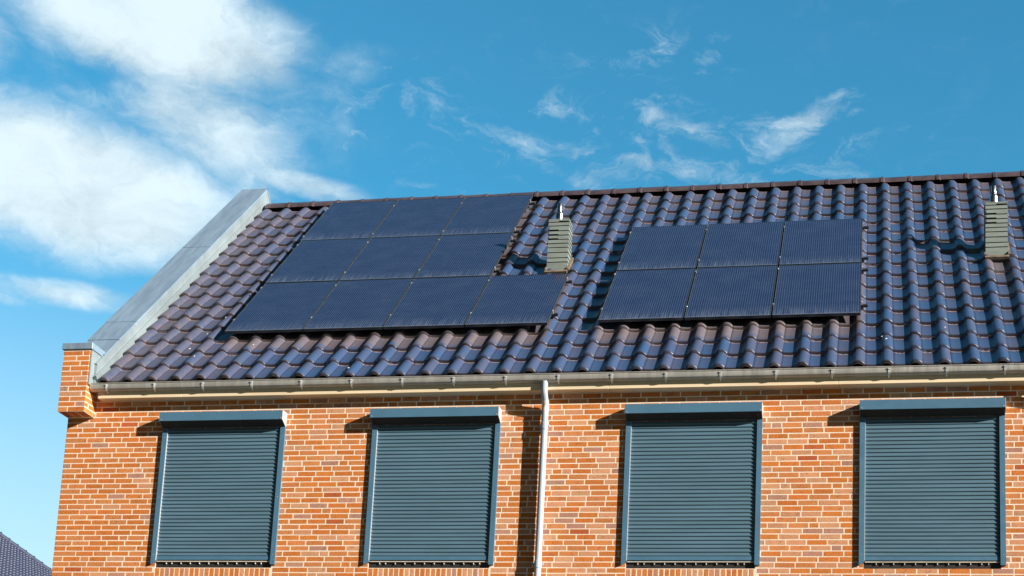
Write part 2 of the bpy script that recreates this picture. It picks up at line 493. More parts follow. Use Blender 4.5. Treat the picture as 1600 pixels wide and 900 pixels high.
# ------------------------------------------------------------------ numbers measured from the house
CH = 0.0623                     # brick course
TW, TG = 0.3011, 0.38           # tile cover width and gauge
PHI = 0.7636                    # roof pitch
RX0, RY0, RZ0 = 0.8468, -0.15, 5.6689+DZ
HOUSE_X1 = 16.6
UP = Vector((0, math.cos(PHI), math.sin(PHI)))
NR = Vector((0, -math.sin(PHI), math.cos(PHI)))
ROOF_M = Matrix((Vector((1, 0, 0)), UP, NR)).transposed().to_4x4()
ROOF_M.translation = Vector((RX0, RY0, RZ0))
RIDGE_Y = 4.42
DEPTH = 2*RIDGE_Y               # back eave mirrors the front
WINX = [(1.228, 2.730), (3.778, 5.268), (6.692, 8.189), (9.231, 10.737)]
WINX += [(12.123, 13.625), (14.66, 16.16)]
PIPEX = [5.782, 11.20]

house = empty('brick_house', (HOUSE_X1/2, 2, 0),
    'long orange brick terraced house under a dark glazed tile roof with a zinc capped gable', 'house')

# ------------------------------------------------------------------ brickwork
rng = random.Random(7)
def brick_colour(x, z):
    t = rng.random()
    pale = min(1, max(0, (x-1.0)/4.5))*.5+.12
    if t < pale*.50:   c = (.54, .275, .150)
    elif t < pale*.50+.02+pale*.09: c = (.40, .220, .160)
    elif t < .45+pale*.3: c = (.52, .200, .066)
    elif t < .985:      c = (.51, .168, .034)
    else:              c = (.43, .105, .030)
    k = rng.uniform(.87, 1.08)
    j = rng.uniform(.93, 1.07)
    return (min(.7, c[0]*k), min(.6, c[1]*k*j), c[2]*k*j, 1)

def one_brick(mb, O, U, Wv, N, w, h, col):
    """a brick face of w by h standing 4 mm proud of the mortar; O lower corner, N outward."""
    d = .003
    e = .0025
    p = rng.uniform(-.0007, .0007)
    j = lambda: rng.uniform(-.0012, .0012)
    vs = []
    for (a, b) in ((0, 0), (w, 0), (w, h), (0, h)):
        vs.append(O+U*a+Wv*b-N*d)
    q = []
    for (a, b) in ((0, 0), (w, 0), (w, h), (0, h)):
        q.append((a+j(), b+j()))
    for (a, b) in q: vs.append(O+U*a+Wv*b+N*(-.0012+p))
    for k_, (a, b) in enumerate(q):
        sa = 1 if k_ in (0, 3) else -1; sb = 1 if k_ in (0, 1) else -1
        vs.append(O+U*(a+sa*e)+Wv*(b+sb*e)+N*p)
    fs = [(8, 9, 10, 11)]
    for base in (0, 4):
        for k_ in range(4):
            k2 = (k_+1) % 4
            fs.append((base+k_, base+k2, base+4+k2, base+4+k_))
    mb.add(vs, fs, 0, col)

def brick_area(mb, O, U, N, width, rows, z_of, x_abs=0.0, holes=(), phase=0, joint=.0110):
    """rows: course numbers; z_of(n): lower edge of course n; holes in (u0,u1,z0,z1)."""
    Wv = Vector((0, 0, 1))
    for n in rows:
        z0 = z_of(n); h = CH-joint
        off = (.02 if (n+phase) % 2 else .13) + .035*math.sin(n*1.7) + rng.uniform(-.008, .008)
        cuts = [0.0]
        x = off if off > .06 else off+.22
        while x < width-.05:
            cuts.append(x)
            x += .22 if rng.random() > .05 else .11
        cuts.append(width)
        for a, b in zip(cuts[:-1], cuts[1:]):
            hj = joint+.0022
            a0 = a+(hj/2 if a > 0 else 0); b0 = b-(hj/2 if b < width else 0)
            segs = [(a0, b0)]
            for (u0, u1, hz0, hz1) in holes:
                if z0+h > hz0+.02 and z0 < hz1-.02:
                    ns = []
                    for (p, q) in segs:
                        if q <= u0 or p >= u1: ns.append((p, q)); continue
                        if p < u0-.03: ns.append((p, u0))
                        if q > u1+.03: ns.append((u1, q))
                    segs = ns
            for (p, q) in segs:
                if q-p > .025:
                    one_brick(mb, O+U*p+Wv*z0, U, Wv, N, q-p, h, brick_colour(x_abs+p, z0))

def z_row(n): return 5.3+DZ-CH*n-CH/2+.006
wall = MB()
holes = [(a+.05, b-.05, 3.475+DZ, 5.10+DZ) for a, b in WINX]
# soldier courses under the first three windows: upright bricks, cut ones alternating
for k, (a, b) in enumerate(WINX):
    if k in (0, 1, 2, 4): holes.append((a+.045, b-.03, 3.52+DZ-.235, 3.52+DZ+.02))
nlast = int((5.3+DZ)/CH)
brick_area(wall, Vector((0, 0, 0)), Vector((1, 0, 0)), Vector((0, -1, 0)), HOUSE_X1, range(-3, nlast+1), z_row, 0, holes)
for k, (a, b) in enumerate(WINX):
    if k not in (0, 1, 2, 4): continue
    zt = 3.449+DZ; x = a+.055; i = 0
    while x < b-.085:
        col = brick_colour(x, 0)
        if i % 2:
            one_brick(wall, Vector((x, 0, zt-.20)), Vector((1, 0, 0)), Vector((0, 0, 1)), Vector((0, -1, 0)), .049, .20, col)
        else:
            one_brick(wall, Vector((x, 0, zt-.094)), Vector((1, 0, 0)), Vector((0, 0, 1)), Vector((0, -1, 0)), .049, .094, col)
            one_brick(wall, Vector((x, 0, zt-.20)), Vector((1, 0, 0)), Vector((0, 0, 1)), Vector((0, -1, 0)), .049, .094, brick_colour(x, 0))
        x += .0605; i += 1
# mortar sheet 4 mm behind the brick faces, open at the windows
ym = .0012
xs = sorted({0.0, HOUSE_X1, *[v for a, b in WINX for v in (a+.05, b-.05)]})
ztop = 5.66+DZ
for x0, x1 in zip(xs[:-1], xs[1:]):
    mid = (x0+x1)/2
    inwin = any(a+.05 < mid < b-.05 for a, b in WINX)
    zs = [(0, 3.455+DZ), (5.10+DZ, ztop)] if inwin else [(0, ztop)]
    for z0, z1 in zs:
        wall.add([(x0, ym, z0), (x1, ym, z0), (x1, ym, z1), (x0, ym, z1)], [(0, 1, 2, 3)], 1)
# gable wall, back wall, far end, reveals
gy = DEPTH
gab = [(0, ym, 0), (0, gy, 0), (0, gy, ztop), (0, RIDGE_Y, 9.85+DZ), (0, ym, ztop)]
wall.add(gab, [(4, 3, 2, 1, 0)], 1)
wall.add([(HOUSE_X1, y, z) for _, y, z in gab], [(0, 1, 2, 3, 4)], 1)
wall.add([(0, gy, 0), (HOUSE_X1, gy, 0), (HOUSE_X1, gy, ztop), (0, gy, ztop)], [(3, 2, 1, 0)], 1)
for a, b in WINX:
    a += .05; b -= .05; z0, z1 = 3.455+DZ, 5.10+DZ; d = .12
    wall.add([(a, ym, z0), (a, d, z0), (a, d, z1), (a, ym, z1)], [(0, 1, 2, 3)], 1)
    wall.add([(b, ym, z0), (b, d, z0), (b, d, z1), (b, ym, z1)], [(3, 2, 1, 0)], 1)
    wall.add([(a, ym, z0), (b, ym, z0), (b, d, z0), (a, d, z0)], [(0, 1, 2, 3)], 1)
    wall.add([(a, ym, z1), (b, ym, z1), (b, d, z1), (a, d, z1)], [(3, 2, 1, 0)], 1)
    wall.add([(a, d+.05, z0-.1), (b, d+.05, z0-.1), (b, d+.05, z1+.1), (a, d+.05, z1+.1)], [(0, 1, 2, 3)], 1)
# bricks on the gable face
Nn = Vector((-1, 0, 0))
brick_area(wall, Vector((-.0035, gy, 0)), Vector((0, -1, 0)), Nn, gy, range(-3, nlast+1), z_row, 0, phase=1)
n = -4
while True:                                   # gable triangle
    z = z_row(n)
    half = (RIDGE_Y+.15)*(1-(z-(5.66+DZ))/(9.98-5.66)) - .25
    if half < .3: break
    brick_area(wall, Vector((-.0035, RIDGE_Y+half, 0)), Vector((0, -1, 0)), Nn, 2*half, [n], z_row, 0, phase=1)
    n -= 1
wall.build('wall', ['brick', 'mortar'], house)

# windows behind the shutters
for a, b in WINX:
    f = MB(); z0, z1 = 3.455+DZ, 5.10+DZ; x0, x1 = a+.05, b-.05; y0, y1 = .06, .118
    f.box((x0+.001, y0, z0+.001), (x0+.06, y1, z1-.001)); f.box((x1-.06, y0, z0+.001), (x1-.001, y1, z1-.001))
    f.box((x0+.06, y0, z0+.001), (x1-.06, y1, z0+.07)); f.box((x0+.06, y0, z1-.07), (x1-.06, y1, z1-.001))
    f.box(((x0+x1)/2-.03, y0, z0+.07), ((x0+x1)/2+.03, y1, z1-.07))
    w = f.build('window', 'upvc', house)
    p = MB(); p.box((x0+.06, .085, z0+.07), (x1-.06, .09, z1-.07)); p.build('pane', 'glass', w)

# raised brick shoulder at the eaves end of the gable (kneeler)
kx0, kx1, ky, kz0, kz1 = 0.0, .33, -.26, 5.262+DZ, 6.02+DZ
kn = MB()
kn.box((kx0+.0012, ky+.0012, kz0+.0012), (kx1-.0012, .35, kz1), 1)
rows = [n_ for n_ in range(-13, 1) if z_row(n_)+.02 > kz0-.02 and z_row(n_)+CH < kz1+.03]
zk = lambda n_: kz0+.004+CH*(-n_)
nr = int((kz1-kz0)/CH)
brick_area(kn, Vector((kx0, ky, 0)), Vector((1, 0, 0)), Vector((0, -1, 0)), kx1-kx0, [-i for i in range(nr)], zk)
brick_area(kn, Vector((kx1, ky, 0)), Vector((0, 1, 0)), Vector((1, 0, 0)), .257, [-i for i in range(nr)], zk, phase=1)
brick_area(kn, Vector((kx0, .3, 0)), Vector((0, -1, 0)), Vector((-1, 0, 0)), .56, [-i for i in range(nr)], zk, phase=1)
# underside: one row of bricks seen from below
for k_ in range(3):
    one_brick(kn, Vector((kx0+.004+.109*k_, ky+.006, kz0)), Vector((1, 0, 0)), Vector((0, 1, 0)), Vector((0, 0, -1)), .098, .21, brick_colour(0, 0))
kn.build('gable_shoulder', ['brick', 'mortar'], house)

# ------------------------------------------------------------------ roof tiles (one part: the tiles are its surface)
PROF = [(.0000, -.004), (.006, .000), (.030, -.006), (.080, -.010), (.125, -.009), (.155, -.004), (.168, .003), (.177, .015),
        (.190, .030), (.208, .041), (.232, .046), (.254, .043), (.274, .033), (.290, .018), (.300, .006), (.3045, .001), (.3050, -.010)]
NCOL = int((HOUSE_X1-RX0)/TW)
NROW = 16
def tile_mesh(ncols, nrows, prof, first=-1, scale=1.0, keep=None, seed=3, tw=TW, tg=TG, edge=1):
    rr = random.Random(seed)
    V = []; F = []; MI = []; COL = []
    LONG = [(.000, -.0365), (.0005, -.0315), (.0010, -.0060), (.0030, -.0018), (.0080, .0), (.054, -.0040), (.16, -.0125), (.40, -.0350)]
    for j in range(nrows):
        for i in range(first, ncols):
            if keep and not keep(i, j): continue
            pf = prof
            if i == first and first == -2:
                pf = [(.160, -.012)]+[q for q in prof if q[0] > .16]
            dx, dy, dh = rr.uniform(-.0018, .0018), rr.uniform(-.003, .003), rr.uniform(-.0015, .002)
            tilt = rr.uniform(-.010, .010); sk = rr.uniform(-.0045, .0045)
            c = (rr.random(), rr.random(), 0, 1)
            o = len(V); n = len(pf)
            for (ly, lh) in LONG:
                for (px, ph) in pf:
                    k = .0 if ly < .0004 else 1
                    x = (i*tw + px/TW*tw + dx + sk*ly/.4)
                    y = j*tg+ly/TG*tg+dy + (.002*math.sin(px*20) if ly < .1 else 0)
                    V.append((x*scale, y*scale, (ph+lh+dh+tilt*(px-.15))*scale)); COL.append(c)
            for a in range(len(LONG)-1):
                for b_ in range(n-1):
                    F.append((o+a*n+b_, o+a*n+b_+1, o+(a+1)*n+b_+1, o+(a+1)*n+b_)); MI.append(1 if a < edge else 0)
    return V, F, MI, COL
def roof_obj(name, data, mats, parent, matrix, smooth=50):
    mb = MB(); mb.v, mb.f, mb.mi, mb.col = data; mb.has = True
    return mb.build(name, mats, parent, matrix, smooth, attr='tile_rnd')
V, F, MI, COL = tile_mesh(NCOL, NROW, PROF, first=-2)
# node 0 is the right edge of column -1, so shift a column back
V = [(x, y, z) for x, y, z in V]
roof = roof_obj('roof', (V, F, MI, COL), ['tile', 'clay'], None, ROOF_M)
roof.parent = house; roof.matrix_parent_inverse = house.matrix_world.inverted()
# back slope
BM = Matrix((Vector((-1, 0, 0)), Vector((0, -UP.y, UP.z)), Vector((0, -NR.y, NR.z)))).transposed().to_4x4()
BM.translation = Vector((RX0+TW*(NCOL-1), 2*RIDGE_Y-RY0, RZ0))
o = bpy.data.objects.new('roof', roof.data); scene.collection.objects.link(o); o.matrix_world = BM
o.parent = house; o.matrix_parent_inverse = house.matrix_world.inverted(); o['label'] = 'back slope of the tiled roof'
# underlay so no light leaks under the tiles
und = MB()
for s in (1, -1):
    y0 = -.10 if s == 1 else 2*RIDGE_Y+.10
    z0 = RZ0-.10+.0*s
    und.add([(.30, y0, z0), (HOUSE_X1, y0, z0), (HOUSE_X1, RIDGE_Y, 9.90+DZ), (.30, RIDGE_Y, 9.90+DZ)], [(0, 1, 2, 3)])
und.build('roof_underlay', 'dark', house)
# bird droppings on the glaze
for (u, s, r) in ((.98, 2.42, .016), (1.06, 2.52, .010), (.62, 2.30, .02), (.74, 2.02, .011), (.50, 1.85, .009), (.78, 1.62, .010), (.98, 1.30, .009), (.35, .95, .009),
                  (1.18, .93, .008), (.55, .60, .009), (.99, 2.9, .010), (.40, 1.42, .007), (9.3, .9, .008), (6.2, .25, .007), (2.6, .18, .01), (.72, 2.75, .007), (8.62, .75, .012), (8.66, .62, .009)):
    dr = MB()
    pts = []
    m_ = 9
    fx_ = (u % TW)
    hh = np.interp(fx_, [q[0] for q in PROF], [q[1] for q in PROF])
    ly = s % TG
    hz = hh + np.interp(ly, [0, .008, .38], [-.006, 0, -.0335]) + .003
    for k_ in range(m_):
        a_ = 2*math.pi*k_/m_; q = 1.3*r*random.Random(k_*7+int(u*100)).uniform(.6, 1.25)
        pts.append((u+q*math.cos(a_), s+q*1.2*math.sin(a_), hz))
    pts.append((u, s, hz+.003))
    dr.add(pts, [(k_, (k_+1) % m_, m_) for k_ in range(m_)])
    d_ = dr.build('bird_dropping', 'drop', None, ROOF_M); d_.parent = roof; d_.matrix_parent_inverse = roof.matrix_world.inverted()

# ridge caps
rd = MB()
RL = .378
rp = [(-.175, -.150), (-.150, -.100), (-.115, -.060), (-.06, -.018), (0, 0), (.06, -.018), (.115, -.060), (.150, -.100), (.175, -.150)]
x = .43; i = 0
rr = random.Random(5)
while x < HOUSE_X1:
    L = RL
    dz, dy = rr.uniform(-.003, .003), rr.uniform(-.004, .004)
    def ring(xx, sc, dd=0): return [(xx, RIDGE_Y+dy+p[0]*sc, 10.055+DZ+dz+dd+p[1]*sc) for p in rp]
    rings = [ring(x, .93, -.004), ring(x+L-.045, .96, -.001), ring(x+L-.044, 1.03, .006), ring(x+L-.004, 1.05, .008), ring(x+L-.002, 1.0, 0.002), ring(x+L+.02, .93, -.012)]
    vs = [q for r_ in rings for q in r_]; n = len(rp)
    fs = [(a*n+b_, a*n+b_+1, (a+1)*n+b_+1, (a+1)*n+b_) for a in range(len(rings)-1) for b_ in range(n-1)]
    rd.add(vs, fs)
    if i == 0: rd.add(ring(x, .93, -.004), [tuple(range(n))])
    x += L; i += 1
rd.build('ridge', 'ridge', house, None, 35)

# ------------------------------------------------------------------ gable parapet: coping and flashing
def slope_pt(x, s, h): 
    return Vector((x, RY0, RZ0))+UP*s+NR*h
cop = MB()
S1 = (RIDGE_Y-RY0+.19*math.sin(PHI))/math.cos(PHI)
def cop_piece(s0, s1, x0, x1, h0, h1, mb, mi=0):
    vs = [slope_pt(x0, s0, h0), slope_pt(x1, s0, h0), slope_pt(x1, s0, h1), slope_pt(x0, s0, h1),
          slope_pt(x0, s1, h0), slope_pt(x1, s1, h0), slope_pt(x1, s1, h1), slope_pt(x0, s1, h1)]
    mb.add(vs, [(0, 1, 2, 3), (7, 6, 5, 4), (0, 4, 5, 1), (1, 5, 6, 2), (2, 6, 7, 3), (3, 7, 4, 0)], mi)
joints = [.80, 1.35, 4.0, S1]
cop_piece(.36, .84, -.012, .386, .160, .180, cop)
for k_, (a, b) in enumerate(zip(joints[:-1], joints[1:])):
    cop_piece(a, b-(.004 if k_ < 2 else 0), -.02, .392, .165, .188+.0022*k_, cop)
# mirrored piece down the back
def back_pt(x, s, h):
    p = slope_pt(x, s, h); p.y = 2*RIDGE_Y-p.y; return p
vs = [back_pt(-.02, .3, .165), back_pt(.392, .3, .165), back_pt(.392, .3, .191), back_pt(-.02, .3, .191),
      back_pt(-.02, S1, .165), back_pt(.392, S1, .165), back_pt(.392, S1, .191), back_pt(-.02, S1, .191)]
cop.add(vs, [(0, 1, 2, 3), (0, 4, 5, 1), (1, 5, 6, 2), (2, 6, 7, 3), (3, 7, 4, 0)])
cop.build('coping', 'zinc', house)
# upstand between coping and tiles
fl = MB()
cop_piece(.13, 6.02, .015, .385, -.20, .166, fl)
vs = [back_pt(.015, -.02, -.2), back_pt(.385, -.02, -.2), back_pt(.385, 6.02, -.2), back_pt(.015, 6.02, -.2), back_pt(.015, -.02, .166), back_pt(.385, -.02, .166), back_pt(.385, 6.02, .166), back_pt(.015, 6.02, .166)]
fl.add(vs, [(0, 3, 2, 1), (4, 5, 6, 7), (0, 1, 5, 4), (1, 2, 6, 5), (3, 0, 4, 7)])
a_ = slope_pt(0, 6.02, -.2); b_ = slope_pt(0, 6.02, .166)
tri = [(a_.y, a_.z), (2*RIDGE_Y-a_.y, a_.z), (2*RIDGE_Y-b_.y, b_.z), (RIDGE_Y, b_.z+(RIDGE_Y-b_.y)*math.tan(PHI)), (b_.y, b_.z)]
fl.extrude(tri, 'x', .0155, .3848)
# step flashing lapping a little over the first tiles
cop_piece(.0, 6.06, .386, .405, -.03, .065, fl)
# clad cheek beside the brick shoulder
zt_ = 6.02+DZ
fl.add([(.3365, ky+.012, 5.60+DZ), (.3365, .30, 5.60+DZ), (.3365, .30, zt_), (.3365, ky+.012, zt_),
        (.352, ky+.012, 5.60+DZ), (.352, .30, 5.60+DZ), (.352, .30, zt_), (.352, ky+.012, zt_)],
       [(0, 1, 2, 3), (7, 6, 5, 4), (0, 4, 5, 1), (2, 6, 7, 3), (0, 3, 7, 4)])
fl.box((.3522, -.16, 5.60+DZ), (.384, .25, 5.86+DZ))
fl.build('flashing', 'flash', house)
cap = MB()
cap.box((-.018, ky-.018, 6.022+DZ), (.365, .12, 6.10+DZ), bev=.004)
cap.build('shoulder_cap', 'zinc', house)

# ------------------------------------------------------------------ eaves: board, gutter, downpipes
bd = MB()
bx = [.42, 1.47, 4.0, 6.5, 9.0, 11.5, 14.0, HOUSE_X1]
for a, b in zip(bx[:-1], bx[1:]):
    bd.box((a+.0012, -.13, 5.457+DZ), (b-.0012, -.0045, 5.60+DZ), bev=.003)
bd.build('eaves_board', 'board', house)

gt = MB()
gprof = [(-.131, 5.640), (-.131, 5.536), (-.148, 5.533), (-.172, 5.540), (-.192, 5.551), (-.199, 5.562), (-.200, 5.614), (-.206, 5.617), (-.206, 5.624), (-.199, 5.627), (-.194, 5.623),
         (-.195, 5.614), (-.195, 5.565), (-.187, 5.555), (-.170, 5.545), (-.150, 5.539), (-.137, 5.542), (-.136, 5.640)]
gprof = [(y, z+DZ) for y, z in gprof]
gt.extrude(gprof, 'x', .342, HOUSE_X1)
# end cap
gt.extrude([(y, z) for y, z in gprof[:10]], 'x', .338, .3419)
for xj in (3.2, 6.86, 9.9, 13.2):
    pass
gutter = gt.build('gutter', 'gutter', house, None, 35)
x = .548
while x < HOUSE_X1-.2:
    c = MB()
    w_ = .010
    pr = [(-.2005, 5.602), (-.2005, 5.561), (-.193, 5.5490), (-.176, 5.539), (-.176, 5.534), (-.196, 5.545), (-.205, 5.558), (-.205, 5.585), (-.2115, 5.590), (-.2115, 5.604), (-.206, 5.608)]
    c.extrude([(y, z+DZ) for y, z in pr], 'x', x-w_, x+w_)
    c.extrude([(y, z+DZ) for y, z in [(-.178, 5.537), (-.174, 5.532), (-.132, 5.516), (-.132, 5.522)]], 'x', x-.006, x+.006)
    c.build('gutter_bracket', 'clip', gutter)
    x += .599

for px in PIPEX:
    p = MB()
    zt = 5.545+DZ
    path = [(px, -.160, zt), (px, -.160, 5.455+DZ), (px, -.158, 5.425+DZ), (px, -.140, 5.395+DZ), (px, -.092, 5.335+DZ), (px, -.070, 5.305+DZ), (px, -.068, 5.27+DZ), (px, -.068, .3)]
    p.tube(path, .0375, 24)
    dp = p.build('downpipe', 'pvc', house, None, 40)
    for zc in (5.06, 3.484, 1.6, .1):
        c = MB()
        c.tube([(px, -.068, zc-.045+DZ), (px, -.068, zc-.04+DZ), (px, -.068, zc+.035+DZ), (px, -.068, zc+.04+DZ)], [.0385, .043, .043, .0385], 24)
        c.box((px-.062, -.081, zc-.012+DZ), (px+.062, -.064, zc+.012+DZ), bev=.002)
        c.box((px-.012, -.03, zc-.010+DZ), (px+.012, .0, zc+.010+DZ))
        c.build('pipe_clamp', 'pvc', dp, None, 40)
    c = MB(); c.tube([(px, -.106, 5.350+DZ), (px, -.078, 5.317+DZ), (px, -.064, 5.285+DZ), (px, -.068, 5.235+DZ), (px, -.068, 5.225+DZ)], [.0395, .041, .041, .041, .039], 24)
    c.build('pipe_elbow', 'pipe_joint', dp, None, 40)

# ------------------------------------------------------------------ vent chimneys on the roof
def chimney(cx, side_w, label):
    x0, x1 = cx-side_w/2, cx+side_w/2
    yf, yb = 2.083, 2.083+.225
    zt = 8.53+DZ; zb = 7.72+DZ
    m = MB()
    core = .010
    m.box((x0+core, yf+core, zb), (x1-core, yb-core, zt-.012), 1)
    gaps = [0, .043, .095, .163, .224, .282, .336, .392, .460, .533, .592, .84]
    rr = random.Random(int(cx*10))
    for k_, (a, b) in enumerate(zip(gaps[:-1], gaps[1:])):
        g1 = .011
        z1, z0 = zt-a-(0 if k_ == 0 else .005), zt-b+g1*.6
        lean = .006
        for face in ('f', 'r', 'l', 'b'):
            if face == 'f':
                halves = [(x0, x1, z0)]
                if k_ == 0: halves = [(x0, (x0+x1)/2, z0), ((x0+x1)/2, x1-.012, z0+.011)]
                if k_ in (2, 3, 4): halves = [(x0+.012, (x0+x1)/2, z0+.013), ((x0+x1)/2, x1, z0)]
                for (xa, xb, zz) in halves:
                    m.extrude([(yf+core-.001, zz), (yf-lean, zz-.002), (yf-lean+.001, zz+.003), (yf, z1), (yf+core-.001, z1)], 'x', xa, xb)
            elif face == 'b':
                m.extrude([(yb-core+.001, z0), (yb+lean, z0-.002), (yb, z1), (yb-core+.001, z1)], 'x', x0, x1)
            else:
                s = 1 if face == 'r' else -1; xx = x1 if s == 1 else x0
                m.extrude([(xx-s*(core-.001), z0+.006), (xx+s*lean*.6, z0+.004), (xx, z1), (xx-s*(core-.001), z1)], 'y', yf+.002, yb-.002)
    m.box((x0-.003, yf-.004, zt-.014), (x1+.003, yb+.004, zt), 0, bev=.002)
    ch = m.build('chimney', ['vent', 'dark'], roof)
    ch['label'] = label
    p = MB()
    fx, fy = x0+side_w*.42, yf+.115
    p.tube([(fx, fy, zt-.01), (fx, fy, zt+.115), (fx, fy, zt+.122), (fx, fy, zt+.145)], [.052, .052, .046, .036], 24, caps=False)
    p.tube([(fx, fy, zt+.13), (fx, fy, zt+.155), (fx, fy, zt+.157), (fx, fy, zt+.17), (fx, fy, zt+.172), (fx, fy, zt+.255), (fx, fy, zt+.262)], [.034, .034, .041, .041, .033, .033, .029], 24)
    p.tube([(fx, fy, zt), (fx, fy, zt+.012)], .060, 24)
    # flue and flashing hang on the roof beside the chimney body
    p.build('flue_pipe', 'steel', roof, None, 35)
    f = MB()
    ub = cx-RX0
    def rp_(u, s, h): return slope_pt(RX0+u, s, h)
    s0 = 3.045; hw = side_w/2
    sb = 3.42
    def plate(u0, u1, s0_, s1_, h0, h1):
        vs = [rp_(u0, s0_, h0), rp_(u1, s0_, h0), rp_(u1, s1_, h0), rp_(u0, s1_, h0), rp_(u0, s0_, h1), rp_(u1, s0_, h1), rp_(u1, s1_, h1), rp_(u0, s1_, h1)]
        f.add(vs, [(0, 3, 2, 1), (4, 5, 6, 7), (0, 1, 5, 4), (1, 2, 6, 5), (2, 3, 7, 6), (3, 0, 4, 7)])
    plate(ub-hw-.012, ub+hw+.012, 3.00, 3.06, .006, .040)
    plate(ub-hw-.016, ub-hw+.001, 3.06, sb, .006, .052)
    plate(ub+hw-.001, ub+hw+.030, 3.06, sb, .006, .052)
    plate(ub-hw-.016, ub+hw+.030, sb, sb+.04, .006, .05)
    f.build('chimney_flashing', 'lead', roof)
chimney(5.387, .268, 'slatted grey green chimney above the four-panel row, between the two solar fields')
chimney(10.838, .262, 'slatted grey green chimney near the right edge with open tiles around it')

# ------------------------------------------------------------------ roller shutters
def shutter(a, b, label, first=False, last=False, idx=0):
    z_top = 5.272+DZ; z_fb = 5.168+DZ; dep = .145
    t = empty('roller_shutter', ((a+b)/2, 0, 3.5+DZ), label, 'roller shutter', 'closed roller shutters over the windows')
    bx_ = MB()
    # box: thin folded sheet, with a top sloping very slightly, front, underside blackened to paint its shade
    pr = [(-.002, z_fb-.049), (-.036, z_fb-.049), (-dep+.012, z_fb+.001), (-dep+.012, z_fb-.002), (-dep, z_fb-.002), (-dep, z_top-.004), (-dep+.004, z_top), (-.002, z_top+.004)]
    bx_.extrude(pr, 'x', a+.003, b-.003)
    box = bx_.build('shutter_box', 'blue', t)
    un = MB(); un.extrude([(-dep+.015, z_fb-.001), (-.037, z_fb-.051), (-.034, z_fb-.053), (-dep+.013, z_fb-.004)], 'x', a+.006, b-.006); un.build('box_underside_shade', 'rubber_and_shade', box)
    for (xx0, xx1) in ((a-.003, a+.0028), (b-.0028, b+.003)):
        e = MB()
        pe = [(-.001, z_fb-.052), (-.034, z_fb-.052), (-dep-.001, z_fb-.004), (-dep-.001, z_top-.004), (-dep+.004, z_top+.001), (-.001, z_top+.005)]
        e.extrude(pe, 'x', xx0, xx1)
        e.build('box_end_cap', 'cap' if xx0 > a else 'blue', box)  # right end painted pale for the sun striking it
    for xs_ in (a+.02, b-.02):
        sc_ = MB()
        sc_.tube([(xs_, -dep-.0035, z_fb+.013), (xs_, -dep+.001, z_fb+.013)], .0065, 10)
        sc_.build('screw', 'screw', box)
    zb = 3.487+DZ
    for s, (r0, r1) in ((-1, (a, a+.056)), (1, (b-.056, b))):
        r = MB()
        zr = z_fb-.050
        cut = .035 if s == -1 else .0
        vs = []
        for z_, dzz in ((zb, 1), (zr, 0)):
            for (x_, y_) in ((r0, -.030), (r1, -.030), (r1, .010), (r0, .010)):
                zz = z_ + (cut if (dzz and x_ == r1 and s == -1) else 0) + (.006 if dzz and x_ == r0 and s == 1 else 0)
                vs.append((x_, y_, zz))
        r.add(vs, [(0, 3, 2, 1), (4, 5, 6, 7), (0, 1, 5, 4), (1, 2, 6, 5), (2, 3, 7, 6), (3, 0, 4, 7)])
        # inner flank strips: sunlit side painted pale, shaded side painted dark
        ra = r.build('guide_rail', 'blue', t)
        lip = MB()
        if s == -1: lip.box((r1+.0002, -.024, zb+.05), (r1+.005, -.002, zr-.02))
        else: lip.box((r0-.007, -.024, zb+.05), (r0-.0002, -.002, zr-.02))
        lip.build('painted_rail_flank', 'rubber_and_shade' if s == 1 else 'cap', ra)
        for zz in (3.60, 4.28, 5.00):
            k_ = MB(); k_.tube([((r0+r1)/2-.012*s*0, -.0325, zz+DZ), ((r0+r1)/2, -.029, zz+DZ)], .0045, 8)
            k_.build('screw', 'screw', ra)
    # slat curtain
    cu = MB()
    p_ = .0437; z0 = 3.585+DZ; nsl = int((5.140+DZ-z0)/p_)
    sec = []
    for k_ in range(nsl):
        zl = z0+k_*p_
        for (f_, d_) in ((0.0, .0005), (.04, .0005), (.12, .0060), (.20, .0090), (.28, .0106), (.36, .0100), (.50, .0072), (.66, .0042), (.82, .0020), (.95, .0006)):
            sec.append((-.004-d_, zl+f_*p_))
    xa, xb = a+.052, b-.052
    rr = random.Random(int(a*50))
    n_ = len(sec)
    seg = 6
    vs = []
    for q in range(seg+1):
        xx = xa+(xb-xa)*q/seg
        sag = -.0012*math.sin(math.pi*q/seg)*(1+.3*rr.random())
        vs += [(xx, y_+sag*.6, z_+sag) for (y_, z_) in sec]
    fs = [(q*n_+k_, (q+1)*n_+k_, (q+1)*n_+k_+1, q*n_+k_+1) for q in range(seg) for k_ in range(n_-1)]
    cu.add(vs, fs)
    cu.build('slat_curtain', 'slat', t, None, 60)
    bb = MB(); bb.box((xa, -.016, 3.542+DZ), (xb, .0, 3.586+DZ), bev=.002); bb.build('bottom_bar', 'blue', t)
    # pale sill strip with its row of short tabs
    s_ = MB()
    s_.box((xa+.012, -.012, 3.523+DZ), (xb-.012, .055, 3.5305+DZ))
    x_ = a+.182
    tabs = [a+.182, a+.25]+[a+.25+.1125*q for q in range(1, 10)]+[a+1.332]
    for x_ in tabs:
        s_.box((x_-.0038, -.004, 3.498+DZ), (x_+.0038, .01, 3.5228+DZ))
    s_.build('sill_strip', 'sill', t)
    dk = MB(); dk.box((xa+.002, .0125, 3.452+DZ), (xb-.002, .03, 3.524+DZ)); dk.build('sill_shadow_gap', 'rubber_and_shade', t)  # black strip standing in for the unlit void under the sill
    return t
labels = ['blue grey roller shutter farthest left, next to the brick corner',
          'closed blue grey shutter just left of the pale downpipe',
          'closed blue grey shutter just right of the pale downpipe',
          'blue grey roller shutter at the right edge, below the right-hand chimney']
for (a, b), lab in zip(WINX[:4], labels):
    shutter(a, b, lab)

